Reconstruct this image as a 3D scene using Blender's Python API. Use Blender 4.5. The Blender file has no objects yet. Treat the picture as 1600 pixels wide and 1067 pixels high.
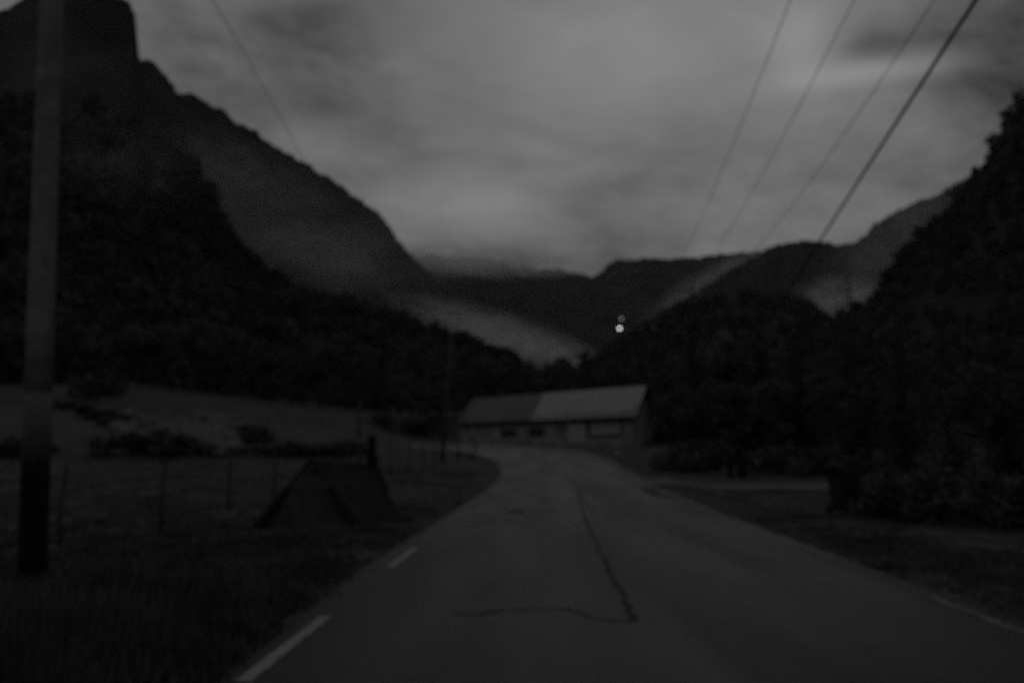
import bpy, math, random
import numpy as np
from mathutils import Vector, Matrix
R = math.radians
random.seed(7); RNG = np.random.default_rng(11)
sc = bpy.context.scene
COL = sc.collection

# ------------------------------------------------------------------ camera, sky, sun, exposure
EYE, FPX = 1.5, 1500.0                      # eye height (m), focal length in pixels of the 1600 px wide photograph
PITCH = math.atan(166.5 / FPX)
cd = bpy.data.cameras.new('camera'); cam = bpy.data.objects.new('camera', cd); COL.objects.link(cam)
cam.location = (0, 0, EYE); cam.rotation_euler = (math.pi / 2 + PITCH, 0, 0)
cd.sensor_width = 36; cd.lens = 36 * FPX / 1600; cd.clip_start = .05; cd.clip_end = 20000
cd.dof.use_dof = True; cd.dof.focus_distance = 1.2; cd.dof.aperture_fstop = 3.8    # the photograph is focused far too near
sc.camera = cam

SUN_EL, SUN_ROT = R(6), R(200)
w = bpy.data.worlds.new('World'); sc.world = w; w.use_nodes = True
nt = w.node_tree; nt.nodes.clear()
def N(tree, t, **k):
    n = tree.nodes.new(t)
    for a, b in k.items(): setattr(n, a, b)
    return n
def LK(tree, a, b): tree.links.new(a, b)
def mth(tree, op, a, b=None, clamp=False):
    n = N(tree, 'ShaderNodeMath', operation=op); n.use_clamp = clamp
    for i, v in enumerate((a, b)):
        if v is None: continue
        if isinstance(v, (int, float)): n.inputs[i].default_value = v
        else: LK(tree, v, n.inputs[i])
    return n.outputs[0]
def build_world():
    T = nt
    out = N(T, 'ShaderNodeOutputWorld'); bg = N(T, 'ShaderNodeBackground'); LK(T, bg.outputs[0], out.inputs[0])
    sky = N(T, 'ShaderNodeTexSky', sky_type='NISHITA'); sky.sun_disc = False
    sky.sun_elevation = SUN_EL; sky.sun_rotation = SUN_ROT
    bw = N(T, 'ShaderNodeRGBToBW'); LK(T, sky.outputs[0], bw.inputs[0])
    tc = N(T, 'ShaderNodeTexCoord'); sp = N(T, 'ShaderNodeSeparateXYZ'); LK(T, tc.outputs['Generated'], sp.inputs[0])
    z = mth(T, 'MAXIMUM', sp.outputs[2], 0.0); zz = mth(T, 'ADD', z, .20)
    cb = N(T, 'ShaderNodeCombineXYZ')
    LK(T, mth(T, 'DIVIDE', sp.outputs[0], zz), cb.inputs[0]); LK(T, mth(T, 'DIVIDE', sp.outputs[1], zz), cb.inputs[1])
    def noise(scale, detail, rough, off, dist=0.0):
        mp = N(T, 'ShaderNodeMapping'); mp.inputs['Location'].default_value = off; LK(T, cb.outputs[0], mp.inputs[0])
        n = N(T, 'ShaderNodeTexNoise'); LK(T, mp.outputs[0], n.inputs['Vector'])
        n.inputs['Scale'].default_value = scale; n.inputs['Detail'].default_value = detail
        n.inputs['Roughness'].default_value = rough; n.inputs['Distortion'].default_value = dist
        return n.outputs[0]
    big = noise(.9, 2, .45, (3.1, 1.7, 0)); fine = noise(2.8, 7, .58, (8.2, 4.4, 0), .4); wisp = noise(7.5, 5, .5, (1.2, 6.6, 0), .6)
    val = mth(T, 'ADD', mth(T, 'MULTIPLY', mth(T, 'SUBTRACT', big, .5), .10), mth(T, 'MULTIPLY', mth(T, 'SUBTRACT', fine, .5), .235))
    val = mth(T, 'ADD', val, mth(T, 'MULTIPLY', mth(T, 'SUBTRACT', wisp, .5), .065))
    val = mth(T, 'ADD', val, .125)
    # thin and thick places of the cloud deck that stand in this part of the sky: (photo x, y, half width, half height, change)
    for px, py, sx, sy, amp in CLOUDS:
        d = Vector((px - 800, FPX * math.cos(PITCH) - (533.5 - py) * math.sin(PITCH), FPX * math.sin(PITCH) + (533.5 - py) * math.cos(PITCH))).normalized()
        az0, el0 = math.atan2(d.x, d.y), math.asin(d.z)
        az = mth(T, 'ARCTAN2', sp.outputs[0], sp.outputs[1]); el = mth(T, 'ARCSINE', sp.outputs[2])
        a = mth(T, 'DIVIDE', mth(T, 'SUBTRACT', az, az0), sx / FPX); b = mth(T, 'DIVIDE', mth(T, 'SUBTRACT', el, el0), sy / FPX)
        # ragged outline from the fine cloud noise
        r2 = mth(T, 'ADD', mth(T, 'MULTIPLY', a, a), mth(T, 'MULTIPLY', b, b))
        r2 = mth(T, 'ADD', r2, mth(T, 'MULTIPLY', mth(T, 'SUBTRACT', fine, .5), 2.2))
        g = mth(T, 'EXPONENT', mth(T, 'MULTIPLY', mth(T, 'MAXIMUM', r2, -.5), -1.0))
        val = mth(T, 'ADD', val, mth(T, 'MULTIPLY', g, amp))
    val = mth(T, 'MAXIMUM', val, .03)
    val = mth(T, 'MULTIPLY', val, 1 / .05)
    tot = mth(T, 'ADD', val, mth(T, 'MULTIPLY', bw.outputs[0], .02))
    LK(T, tot, bg.inputs[0]); bg.inputs[1].default_value = .05
CLOUDS = [(1000, 70, 330, 150, .105), (1375, 112, 120, 20, .10), (1255, 60, 60, 70, .085), (740, 322, 230, 55, .095), (480, 215, 90, 40, .035),
          (1370, 62, 90, 26, -.05), (400, 60, 200, 100, -.07), (1600, 140, 150, 220, -.06), (930, 325, 120, 50, -.035),
          (1430, 250, 90, 50, .015), (860, 400, 420, 24, -.008)]
build_world()
sd = bpy.data.lights.new('sun', 'SUN'); so = bpy.data.objects.new('sun', sd); COL.objects.link(so)
sd.energy = .02; sd.angle = R(40); sd.color = (1, .97, .93)
so.rotation_euler = (R(90) - SUN_EL, 0, math.pi - SUN_ROT)
sc.view_settings.view_transform = 'Standard'; sc.view_settings.look = 'None'
sc.view_settings.exposure = 0; sc.view_settings.gamma = 1; sc.view_settings.use_curve_mapping = False
sc.cycles.volume_step_rate = 1.0; sc.cycles.volume_max_steps = 128; sc.cycles.volume_bounces = 3; sc.cycles.use_denoising = False; sc.cycles.sample_clamp_indirect = 1.0

# ------------------------------------------------------------------ helpers
def at(px, py, Y):
    """The point at depth Y (metres along the road) on the sight line of a photograph pixel: used to read sizes off the photo."""
    dy = FPX * math.cos(PITCH) - (533.5 - py) * math.sin(PITCH); dz = FPX * math.sin(PITCH) + (533.5 - py) * math.cos(PITCH)
    k = Y / dy
    return Vector(((px - 800) * k, Y, EYE + dz * k))
def sstep(a, b, x):
    t = np.clip((x - a) / (b - a), 0, 1); return t * t * (3 - 2 * t)
_tab = np.random.default_rng(5).random((256, 256))
def vnoise(x, y):
    xi = np.floor(x).astype(int); yi = np.floor(y).astype(int); fx = x - xi; fy = y - yi
    fx = fx * fx * (3 - 2 * fx); fy = fy * fy * (3 - 2 * fy)
    g = lambda a, b: _tab[a & 255, b & 255]
    return (g(xi, yi) * (1 - fx) + g(xi + 1, yi) * fx) * (1 - fy) + (g(xi, yi + 1) * (1 - fx) + g(xi + 1, yi + 1) * fx) * fy
def fbm(x, y, o=4):
    s = 0; a = .5; t = 0
    for i in range(o):
        s = s + a * vnoise(x * 2 ** i + 17.3 * i, y * 2 ** i + 5.1 * i); t += a; a *= .5
    return s / t - .5

MATS = {}
def mat(name, c1, c2=None, scale=4.0, rough=.9, bump=0.0, bscale=30.0, spec=.3, metal=0.0, detail=6, emit=None, mid=(.35, .68)):
    if name in MATS: return MATS[name]
    m = bpy.data.materials.new(name); m.use_nodes = True; T = m.node_tree; b = T.nodes['Principled BSDF']
    b.inputs['Roughness'].default_value = rough; b.inputs['Metallic'].default_value = metal
    b.inputs['Specular IOR Level'].default_value = spec
    c2 = c2 or tuple(x * .7 for x in c1)
    tc = N(T, 'ShaderNodeTexCoord'); n = N(T, 'ShaderNodeTexNoise'); LK(T, tc.outputs['Object'], n.inputs['Vector'])
    n.inputs['Scale'].default_value = scale; n.inputs['Detail'].default_value = detail; n.inputs['Roughness'].default_value = .6
    r = N(T, 'ShaderNodeValToRGB'); LK(T, n.outputs[0], r.inputs[0])
    r.color_ramp.elements[0].position = mid[0]; r.color_ramp.elements[1].position = mid[1]
    r.color_ramp.elements[0].color = (*c2, 1); r.color_ramp.elements[1].color = (*c1, 1)
    LK(T, r.outputs[0], b.inputs['Base Color'])
    if bump:
        n2 = N(T, 'ShaderNodeTexNoise'); LK(T, tc.outputs['Object'], n2.inputs['Vector']); n2.inputs['Scale'].default_value = bscale; n2.inputs['Detail'].default_value = 4
        bp = N(T, 'ShaderNodeBump'); bp.inputs['Strength'].default_value = bump; bp.inputs['Distance'].default_value = .05
        LK(T, n2.outputs[0], bp.inputs['Height']); LK(T, bp.outputs[0], b.inputs['Normal'])
    if emit:
        b.inputs['Emission Color'].default_value = (1, .98, .95, 1); b.inputs['Emission Strength'].default_value = emit
    MATS[name] = m
    return m
def g(v, tint=0.0): return (v * (1 - tint * .03), v * (1 + tint * .015), v * (1 - tint * .06))   # grey with a touch of green
M_grass = lambda: mat('meadow_grass', g(.082, .35), g(.046, .35), 1.3, .95, .6, 9, .1)
M_blade = lambda: mat('grass_blades', g(.10, .35), g(.034, .35), 1.1, .9, 0, 1, .1)
M_leaf = lambda: mat('leaves', g(.085, .35), g(.045, .35), .8, .85, 0, 1, .15)
M_leaf2 = lambda: mat('paler_leaves', g(.12, .35), g(.07, .35), .8, .85, 0, 1, .15)
M_needle = lambda: mat('needles', g(.060, .3), g(.032, .3), .8, .85, 0, 1, .15)
M_bark = lambda: mat('bark', g(.07), g(.03), 9, .95, .5, 40, .1)
M_hill = lambda: mat('wooded_hillside', g(.060, .3), g(.03, .3), .03, 1, .0, 1, 0, detail=10)
M_rock = lambda: mat('mountain_rock', g(.05, .1), g(.018, .15), .012, 1, 0, 1, 0, detail=12)
M_stone = lambda: mat('field_stone', g(.17), g(.07), 3, .9, .5, 25, .2)
M_wood = lambda: mat('weathered_wood', g(.065), g(.04), 7, .9, .4, 30, .15)
M_dark = lambda: mat('dark_timber', g(.018), g(.008), 8, .9, .3, 30, .1)
M_tar = lambda: mat('tarred_wood', g(.012), g(.006), 8, .9, .3, 30, .1)
M_iron = lambda: mat('dull_metal', g(.2), g(.12), 12, .5, 0, 1, .4, .6)
M_cable = lambda: mat('black_cable', g(.02), g(.012), 12, .7, 0, 1, .2)

def tag(o, label=None, cat=None, group=None, kind=None):
    if label: o['label'] = label
    if cat: o['category'] = cat
    if group: o['group'] = group
    if kind: o['kind'] = kind
    return o
def empty(name, loc, rz=0.0):
    o = bpy.data.objects.new(name, None); COL.objects.link(o); o.location = loc; o.rotation_euler = (0, 0, rz); o.empty_display_size = .3
    return o
def link(name, me, m=None, parent=None, loc=None):
    if m is not None:
        me.materials.clear(); me.materials.append(m)
    o = bpy.data.objects.new(name, me); COL.objects.link(o)
    if parent is not None: o.parent = parent
    if loc is not None: o.location = loc
    return o
def mesh_np(name, V, F, smooth=False):
    """V (n,3); F an (m,k) array, or a list of faces."""
    me = bpy.data.meshes.new(name)
    if isinstance(F, np.ndarray):
        V = np.asarray(V, np.float32); m, k = F.shape
        me.vertices.add(len(V)); me.vertices.foreach_set('co', V.ravel())
        me.loops.add(m * k); me.loops.foreach_set('vertex_index', F.ravel().astype(np.int32))
        me.polygons.add(m); me.polygons.foreach_set('loop_start', np.arange(0, m * k, k, dtype=np.int32))
        me.update(calc_edges=True); me.validate()
    else:
        me.from_pydata([tuple(v) for v in V], [], F); me.update()
    if smooth: me.polygons.foreach_set('use_smooth', np.ones(len(me.polygons), bool))
    return me
def grid_faces(nu, nv):
    i = np.arange(nu - 1)[:, None]; j = np.arange(nv - 1)[None]
    a = (i * nv + j).ravel()
    return np.stack([a, a + nv, a + nv + 1, a + 1], 1)

class MB:
    """Collects boxes, tubes and plates; build() links them as one mesh object."""
    def __init__(s): s.v = []; s.f = []
    def add(s, V, F):
        n = len(s.v); s.v += [Vector(v) for v in V]; s.f += [[i + n for i in q] for q in F]; return s
    def hexa(s, a, b, c, d, up):
        P = [Vector(p) for p in (a, b, c, d)]; U = Vector(up)
        return s.add(P + [p + U for p in P], [[3, 2, 1, 0], [4, 5, 6, 7], [0, 1, 5, 4], [1, 2, 6, 5], [2, 3, 7, 6], [3, 0, 4, 7]])
    def box(s, c, d, rz=0, rot=None):
        M = (rot or Matrix.Rotation(rz, 3, 'Z')); c = Vector(c); x, y, z = (Vector(e) for e in M.transposed())
        x = M @ Vector((d[0] / 2, 0, 0)); y = M @ Vector((0, d[1] / 2, 0)); z = M @ Vector((0, 0, d[2] / 2))
        return s.hexa(c - x - y - z, c + x - y - z, c + x + y - z, c - x + y - z, z * 2)
    def tube(s, pts, rad, n=8, cap=True):
        pts = [Vector(p) for p in pts]; rad = rad if isinstance(rad, (list, tuple)) else [rad] * len(pts)
        V = []; F = []
        for i, p in enumerate(pts):
            t = (pts[min(i + 1, len(pts) - 1)] - pts[max(i - 1, 0)]).normalized()
            a = t.cross(Vector((0, 0, 1)) if abs(t.z) < .95 else Vector((1, 0, 0))).normalized(); b = t.cross(a)
            V += [p + (a * math.cos(k * 2 * math.pi / n) + b * math.sin(k * 2 * math.pi / n)) * rad[i] for k in range(n)]
        for i in range(len(pts) - 1):
            for k in range(n):
                F.append([i * n + k, i * n + (k + 1) % n, (i + 1) * n + (k + 1) % n, (i + 1) * n + k])
        if cap: F += [list(range(n))[::-1], [(len(pts) - 1) * n + k for k in range(n)]]
        return s.add(V, F)
    def build(s, name, m, parent=None, smooth=False, loc=None):
        me = mesh_np(name, s.v, s.f, smooth); return link(name, me, m, parent, loc)

# ------------------------------------------------------------------ road plan and ground height
PAIRS = [((-2.5, -12), (4.2, -12)), ((-2.3, -2), (4.3, -2)), ((-2.06, 6.6), (4.42, 7)), ((-1.87, 12.4), (4.6, 14)), ((-1.58, 19.6), (4.85, 21)),
         ((-1.15, 27.5), (5.1, 30)), ((-.62, 38), (5.4, 40)), ((-.5, 44), (5.6, 49)), ((-.75, 51), (5.6, 57)), ((-1.5, 57.5), (4.7, 65)),
         ((-3.1, 63.0), (2.2, 70.5)), ((-6.2, 67.6), (-3, 75)), ((-12, 72), (-11, 80)), ((-30, 80), (-29, 86)), ((-60, 88), (-60, 94))]
def catmull(P, k):
    P = np.array(P, float); out = []
    for i in range(len(P) - 1):
        p0, p1, p2, p3 = P[max(i - 1, 0)], P[i], P[i + 1], P[min(i + 2, len(P) - 1)]
        for t in np.linspace(0, 1, k, endpoint=False):
            out.append(.5 * (2 * p1 + (p2 - p0) * t + (2 * p0 - 5 * p1 + 4 * p2 - p3) * t * t + (3 * p1 - p0 - 3 * p2 + p3) * t ** 3))
    out.append(P[-1]); return np.array(out)
EL = catmull([p[0] for p in PAIRS], 12); ER = catmull([p[1] for p in PAIRS], 12)
CEN = (EL + ER) / 2; HALF = np.linalg.norm(ER - EL, axis=1) / 2 * .97
def zr(y):
    y = np.asarray(y, float)
    return np.where(y < 20, 0, np.where(y < 66, 6.6e-4 * (np.clip(y, 20, 66) - 20) ** 2, 1.3966 + .9 * (1 - np.exp(-(np.clip(y, 66, 500) - 66) * .0607 / .9))))
def roaddist(x, y):
    x = np.asarray(x, float).ravel(); y = np.asarray(y, float).ravel(); out = np.full(x.shape, 1e9)
    for k in range(0, len(x), 20000):
        d = np.hypot(x[k:k + 20000, None] - CEN[None, :, 0], y[k:k + 20000, None] - CEN[None, :, 1])
        i = d.argmin(1); out[k:k + 20000] = d[np.arange(len(i)), i] - HALF[i]
    return out
DRIVE = np.array([(4.9, 36.4), (8, 37.0), (12, 37.6), (16, 39.5), (21, 43), (28, 50)], float)
def zg(x, y, rough=True):
    x = np.asarray(x, float); y = np.asarray(y, float); shp = np.broadcast(x, y).shape
    x = np.broadcast_to(x, shp).ravel(); y = np.broadcast_to(y, shp).ravel()
    t = np.clip((-x / np.maximum(y, 20) - .13) / .29, 0, 1)
    hi = 5.2 + 3.4 * t
    zl = np.interp(y, [-20, 8, 14, 20, 34, 45, 51], [-.5, -.4, -.27, 0, .35, .9, 2.1])
    zl = np.where(y > 51, 2.1 + (hi - 2.1) * np.clip((y - 51) / 59, 0, 1.6), zl)
    zl = np.where(y > 145, 2.1 + (hi - 2.1) * 1.6, zl)
    zrt = np.interp(y, [-20, 10, 30, 42, 55, 69, 95, 150, 400], [-.15, -.12, -.05, .02, .8, 1.6, 2.2, 4, 5])
    base = np.where(x < 1, zl, zrt)
    mid = sstep(-6, 8, x) ; base2 = zl * (1 - mid) + zrt * mid
    base = np.where(y > 60, base2, base)
    d = roaddist(x, y); wgt = sstep(.2, 8.5, d)
    z = zr(y) * (1 - wgt) + base * wgt
    far = sstep(150, 320, np.hypot(x, y)); z = z * (1 - far) + 4.5 * far
    dd = np.full(x.shape, 1e9)
    for i in range(len(DRIVE) - 1):
        a, b = DRIVE[i], DRIVE[i + 1]; t_ = np.clip(((x - a[0]) * (b[0] - a[0]) + (y - a[1]) * (b[1] - a[1])) / ((b - a) ** 2).sum(), 0, 1)
        dd = np.minimum(dd, np.hypot(x - a[0] - (b[0] - a[0]) * t_, y - a[1] - (b[1] - a[1]) * t_))
    lv = 1 - sstep(2.2, 4.5, dd)
    lv = lv * sstep(.1, 2.5, d); z = z * (1 - lv) + np.interp(x, [5, 14, 22, 30], [-.03, -.05, .0, .3]) * lv
    fx, fy, gx_, gy_ = 8.7, 69.0, -4.6, 87.6
    t_ = np.clip(((x - fx) * (gx_ - fx) + (y - fy) * (gy_ - fy)) / ((gx_ - fx) ** 2 + (gy_ - fy) ** 2), -.1, 1.25)
    db = np.hypot(x - fx - (gx_ - fx) * t_, y - fy - (gy_ - fy) * t_); bl = (1 - sstep(2.5, 9, db)) * sstep(.5, 4, d)
    z = z * (1 - bl) + (1.5 + .35 * np.clip(t_, 0, 1)) * bl
    if rough:
        z = z + (1 - lv) * sstep(0, 1.5, d) * (fbm(x * .55, y * .55, 3) * .22 + fbm(x * .12 + 9, y * .12, 3) * .6 * sstep(2, 9, d)) * (1 - far)
        z = z - .05 * (d < -.12)
        z = z + .03 * sstep(-.12, .35, d)
    return z.reshape(shp)
def z1(x, y): return float(zg(np.array([x]), np.array([y]))[0])
def hit(px, py, ymax=260):
    Y = np.concatenate([np.arange(4, 60, .1), np.arange(60, ymax, .4)])
    P = np.array([tuple(at(px, py, q)) for q in Y]); zz = zg(P[:, 0], P[:, 1])
    i = int(np.argmax(P[:, 2] < zz)) if (P[:, 2] < zz).any() else len(Y) - 1
    return Vector((P[i, 0], P[i, 1], zz[i]))

def ax(*segs): return np.unique(np.round(np.concatenate([np.arange(a, b, s) for a, b, s in segs]), 3))
gx = ax((-2600, -300, 150), (-300, -60, 12), (-60, -14, 1.5), (-14, 12, .4), (12, 60, 1.5), (60, 300, 12), (300, 2601, 150))
gy = ax((-60, -14, 6), (-14, 50, .5), (50, 100, 1), (100, 220, 5), (220, 700, 40), (700, 3301, 200))
X, Y = np.meshgrid(gx, gy, indexing='ij'); Z = zg(X, Y)
o = link('ground', mesh_np('ground', np.stack([X, Y, Z], -1).reshape(-1, 3), grid_faces(len(gx), len(gy)), True), M_grass()); o['kind'] = 'structure'

def road_material():
    m = bpy.data.materials.new('worn_asphalt'); m.use_nodes = True; T = m.node_tree; b = T.nodes['Principled BSDF']
    tc = N(T, 'ShaderNodeTexCoord')
    def nz(scale, det, sc3=(1, 1, 1)):
        mp = N(T, 'ShaderNodeMapping'); mp.inputs['Scale'].default_value = sc3; LK(T, tc.outputs['Object'], mp.inputs[0])
        n = N(T, 'ShaderNodeTexNoise'); LK(T, mp.outputs[0], n.inputs['Vector']); n.inputs['Scale'].default_value = scale; n.inputs['Detail'].default_value = det
        return n.outputs[0]
    blot = nz(.5, 4, (1, .25, 1)); grain = nz(60, 2); patch = nz(1.6, 5)
    v = mth(T, 'ADD', mth(T, 'MULTIPLY', blot, .07), mth(T, 'MULTIPLY', grain, .05))
    v = mth(T, 'ADD', v, mth(T, 'MULTIPLY', patch, .05))
    wear = nz(.9, 6, (1, .12, 1)); worn = mth(T, 'SUBTRACT', mth(T, 'MULTIPLY', wear, 2.6), .62, True)
    v = mth(T, 'MULTIPLY', mth(T, 'ADD', v, -.022), mth(T, 'ADD', .02, mth(T, 'MULTIPLY', worn, .26)))
    rg = mth(T, 'SUBTRACT', mth(T, 'ADD', .44, mth(T, 'MULTIPLY', blot, .20)), mth(T, 'MULTIPLY', worn, .14)); LK(T, rg, b.inputs['Roughness'])
    LK(T, v, b.inputs['Base Color'])
    b.inputs['Specular IOR Level'].default_value = .23
    bp = N(T, 'ShaderNodeBump'); bp.inputs['Strength'].default_value = .25; bp.inputs['Distance'].default_value = .01
    LK(T, grain, bp.inputs['Height']); LK(T, bp.outputs[0], b.inputs['Normal'])
    return m
nx = 31
tt = np.linspace(0, 1, nx)
RV = np.zeros((len(EL), nx, 3))
for j, t in enumerate(tt):
    p = EL * (1 - t) + ER * t
    edge = (abs(t - .5) > .49)
    jit = (fbm(p[:, 1] * .9 + 40 * t, p[:, 0] * .9, 3) * .12 if edge else 0)
    RV[:, j, 0] = p[:, 0] + jit; RV[:, j, 1] = p[:, 1]
    RV[:, j, 2] = zr(p[:, 1]) + .005 + .03 * (1 - (2 * t - 1) ** 2) - (.012 if edge else 0)
road = link('road', mesh_np('road', RV.reshape(-1, 3), grid_faces(len(EL), nx), True), road_material()); road['kind'] = 'structure'
def road_z(x, y):
    d = np.hypot(CEN[:, 0] - x, CEN[:, 1] - y); i = int(d.argmin()); i = min(max(i, 1), len(CEN) - 2)
    e = ER[i] - EL[i]; t = float(np.dot(np.array([x, y]) - EL[i], e) / np.dot(e, e)); t = min(max(t, 0), 1)
    return float(zr(y)) + .005 + .03 * (1 - (2 * t - 1) ** 2)
def on_road(px, py):
    Y = np.arange(4, 75, .05)
    for q in Y:
        p = at(px, py, q)
        if p.z < float(zr(q)) + .02: return p
    return at(px, py, 70)
def ribbon(pts, wd, name, m, parent, lift=.005, wob=0.0, jag=0.0):
    P = catmull([(p[0], p[1]) for p in pts], 8); V = []
    if jag: P[:, 0] += fbm(P[:, 1] * 2.2, P[:, 0] * 2.2, 4) * jag; P[:, 1] += fbm(P[:, 1] * 2.2 + 31, P[:, 0] * 2.2, 4) * jag
    for i in range(len(P)):
        t = P[min(i + 1, len(P) - 1)] - P[max(i - 1, 0)]; n = np.array([-t[1], t[0]]) / (np.linalg.norm(t) + 1e-9)
        ww = wd * (1 + wob * (random.random() - .5)); c = P[i] + n * wd * wob * (random.random() - .5)
        for s in (-.5, .5):
            q = c + n * ww * s; V.append((q[0], q[1], road_z(q[0], q[1]) + lift))
    F = [[2 * i, 2 * i + 1, 2 * i + 3, 2 * i + 2] for i in range(len(P) - 1)]
    return link(name, mesh_np(name, V, F), m, parent)
M_paint = mat('road_paint', g(.27), g(.10), 9, .8, 0, 1, .2, mid=(.3, .5))
M_worn = mat('worn_road_paint', g(.18), g(.07), 5, .85, 0, 1, .2, mid=(.4, .6))
def edge_line(E, side, y):
    i = int(np.abs(E[:120, 1] - y).argmin()); i = min(max(i, 1), 118)
    a, b = (E[i], E[i + 1]) if E[i, 1] <= y else (E[i - 1], E[i]); t = (y - a[1]) / (b[1] - a[1])
    return (a[0] + (b[0] - a[0]) * t + side, y)
for k in range(-1, 6):
    y0 = 6.35 + 5.9 * k
    ribbon([edge_line(EL, .34, y0 + q) for q in (0, .8, 1.6, 2.4)], .11, 'edge_dash', M_paint if k < 2 else M_worn, road, wob=.12)
for y0, L in ((1.6, 2.6), (7.6, 2.3), (13.0, 1.8), (25, 2.2), (31, 6.0), (43, 2.4)):
    ribbon([edge_line(ER, -.28, y0 + L * q) for q in (0, .33, .66, 1)], .11, 'edge_dash', M_worn, road, wob=.25)
M_seam = mat('tar_seam', g(.034), g(.014), 8, .75, 0, 1, .2)
for name, pl, wd in (('crack', [(868, 716), (885, 738), (903, 765), (910, 795), (922, 830), (940, 872), (962, 908), (980, 945), (991, 972)], .052),
                     ('crack', [(990, 973), (965, 973), (930, 967), (890, 957), (840, 953), (790, 955), (735, 963), (712, 958)], .036),
                     ('crack', [(905, 775), (925, 800), (935, 822)], .03), ('crack', [(1003, 762), (1030, 773), (1060, 778)], .3),
                     ('crack', [(800, 802), (812, 797)], .3)):
    ribbon([on_road(*p) for p in pl], wd, name, M_seam, road, .007, .9, .15)

# driveway on the right, pale track on the left field
def sheet(name, pts, wd, m, lift=.03, nw=4):
    P = catmull(pts, 10); V = []
    for i in range(len(P)):
        t = P[min(i + 1, len(P) - 1)] - P[max(i - 1, 0)]; n = np.array([-t[1], t[0]]) / np.linalg.norm(t)
        for s in np.linspace(-.5, .5, nw):
            q = P[i] + n * s * wd * (1 + .12 * math.sin(i * .9 + s)); V.append((q[0], q[1], z1(q[0], q[1]) + lift))
    o = link(name, mesh_np(name, V, grid_faces(len(P), nw), True), m); o['kind'] = 'structure'; return o
M_gravel = mat('pale_gravel', g(.15), g(.10), 5, .9, .3, 60, .15)
sheet('driveway', DRIVE, 4.2, M_gravel, .05)
hp = [hit(*p) for p in ((-60, 600), (0, 611), (60, 624), (120, 634), (165, 642))]
sheet('track', [(p.x, p.y) for p in hp], 3.2, mat('track_soil', g(.075), g(.05), 3, .95, .3, 30, .1), .06)

# ------------------------------------------------------------------ mountains
def lerp_poly(P, n):
    P = np.array([tuple(p) for p in P], float); L = np.concatenate([[0], np.cumsum(np.linalg.norm(np.diff(P[:, :2], axis=0), axis=1) + np.abs(np.diff(P[:, 2])))])
    q = np.linspace(0, L[-1], n); return np.stack([np.interp(q, L, P[:, k]) for k in range(P.shape[1])], 1)
def mountain(name, crest, foot, m, nu=160, nv=50, amp=10, ns=60, jag=2.0, back=(0, 300, 0), power=1.1):
    C = lerp_poly([at(*c) for c in crest], nu); Ft = lerp_poly(foot, nu)
    s = np.arange(nu)
    C[:, 2] += fbm(s * .35, s * 0 + 3.3, 4) * jag * 2 + fbm(s * .9 + 7, s * 0 + 8.1, 3) * jag * 1.6
    nb = 8; V = np.zeros((nu, nv + nb, 3))
    for j in range(nb):
        k = (nb - j) / nb
        V[:, j] = C + np.array(back) * k; V[:, j, 2] = C[:, 2] * (1 - k) - 5 * k
    for j in range(nv):
        v = j / (nv - 1); p = C * (1 - v) + Ft * v; p[:, 2] = Ft[:, 2] + (C[:, 2] - Ft[:, 2]) * (1 - v) ** power
        a = math.sin(math.pi * min(v * 1.0, 1)) ** .7 * amp
        nzv = fbm(p[:, 0] / ns, p[:, 1] / ns + p[:, 2] / ns, 5) * 2 * a
        p[:, 2] += nzv - abs(a) * .35; V[:, nb + j] = p
    o = link(name, mesh_np(name, V.reshape(-1, 3), grid_faces(nu, nv + nb), True), m); o['kind'] = 'structure'
    return V[:, nb:]
GA = mountain('wooded_slope', [(-420, 60, 230), (-200, 120, 250), (0, 150, 270), (150, 168, 285), (250, 200, 300), (300, 252, 315), (340, 310, 330), (362, 366, 340), (400, 414, 350),
     (450, 446, 360), (520, 472, 380), (600, 497, 400), (660, 516, 420), (700, 530, 435), (750, 550, 450), (800, 574, 470), (850, 594, 490), (920, 606, 500)],
     [(-150, 108, 6), (-90, 112, 7), (-60, 116, 7), (-40, 120, 7), (-25, 122, 6), (-8, 135, 5), (10, 190, 5), (35, 260, 4)], M_hill(), 140, 60, 14, 50, 1.5, (-60, 120, 0), 1.15)
GB = mountain('mountain', [(-500, 200, 780), (-200, 90, 800), (-60, 40, 810), (0, 18, 820), (30, 2, 825), (60, -12, 830), (120, -18, 835), (180, -8, 840), (200, 5, 845), (211, 25, 850), (215, 60, 855),
     (217, 92, 862), (240, 100, 870), (262, 125, 880), (276, 143, 890), (300, 151, 905), (345, 172, 940), (390, 201, 985), (430, 229, 1030), (480, 258, 1110), (530, 288, 1210), (570, 316, 1310),
     (598, 341, 1380), (620, 371, 1450), (640, 397, 1500), (665, 421, 1600), (690, 445, 1700), (740, 482, 1800), (800, 512, 1900), (860, 537, 2000), (930, 565, 2100)],
     [(-600, 420, 3), (-400, 430, 3), (-250, 460, 3), (-180, 520, 3), (-120, 620, 3), (-60, 800, 3), (0, 1000, 3), (60, 1400, 3), (150, 1800, 3)], M_rock(), 340, 110, 46, 120, 5, (-300, 500, 0), 1.0)
GC = mountain('far_mountain', [(300, 330, 3000), (560, 380, 3000), (650, 398, 2950), (700, 402, 2900), (780, 407, 2900), (800, 416, 2900), (870, 421, 2900), (908, 428, 2900), (926, 433, 2900), (938, 427, 2900),
     (950, 413, 2900), (970, 406, 2900), (1000, 405, 2900), (1060, 404, 2900), (1110, 398, 2900), (1150, 394, 2900), (1200, 396, 2900), (1300, 430, 2900), (1450, 480, 2900)],
     [(-900, 1900, 2), (-400, 1750, 2), (0, 1700, 2), (400, 1650, 2), (900, 1700, 2)], M_rock(), 240, 60, 60, 300, 8, (0, 350, 0), .95)
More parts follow.
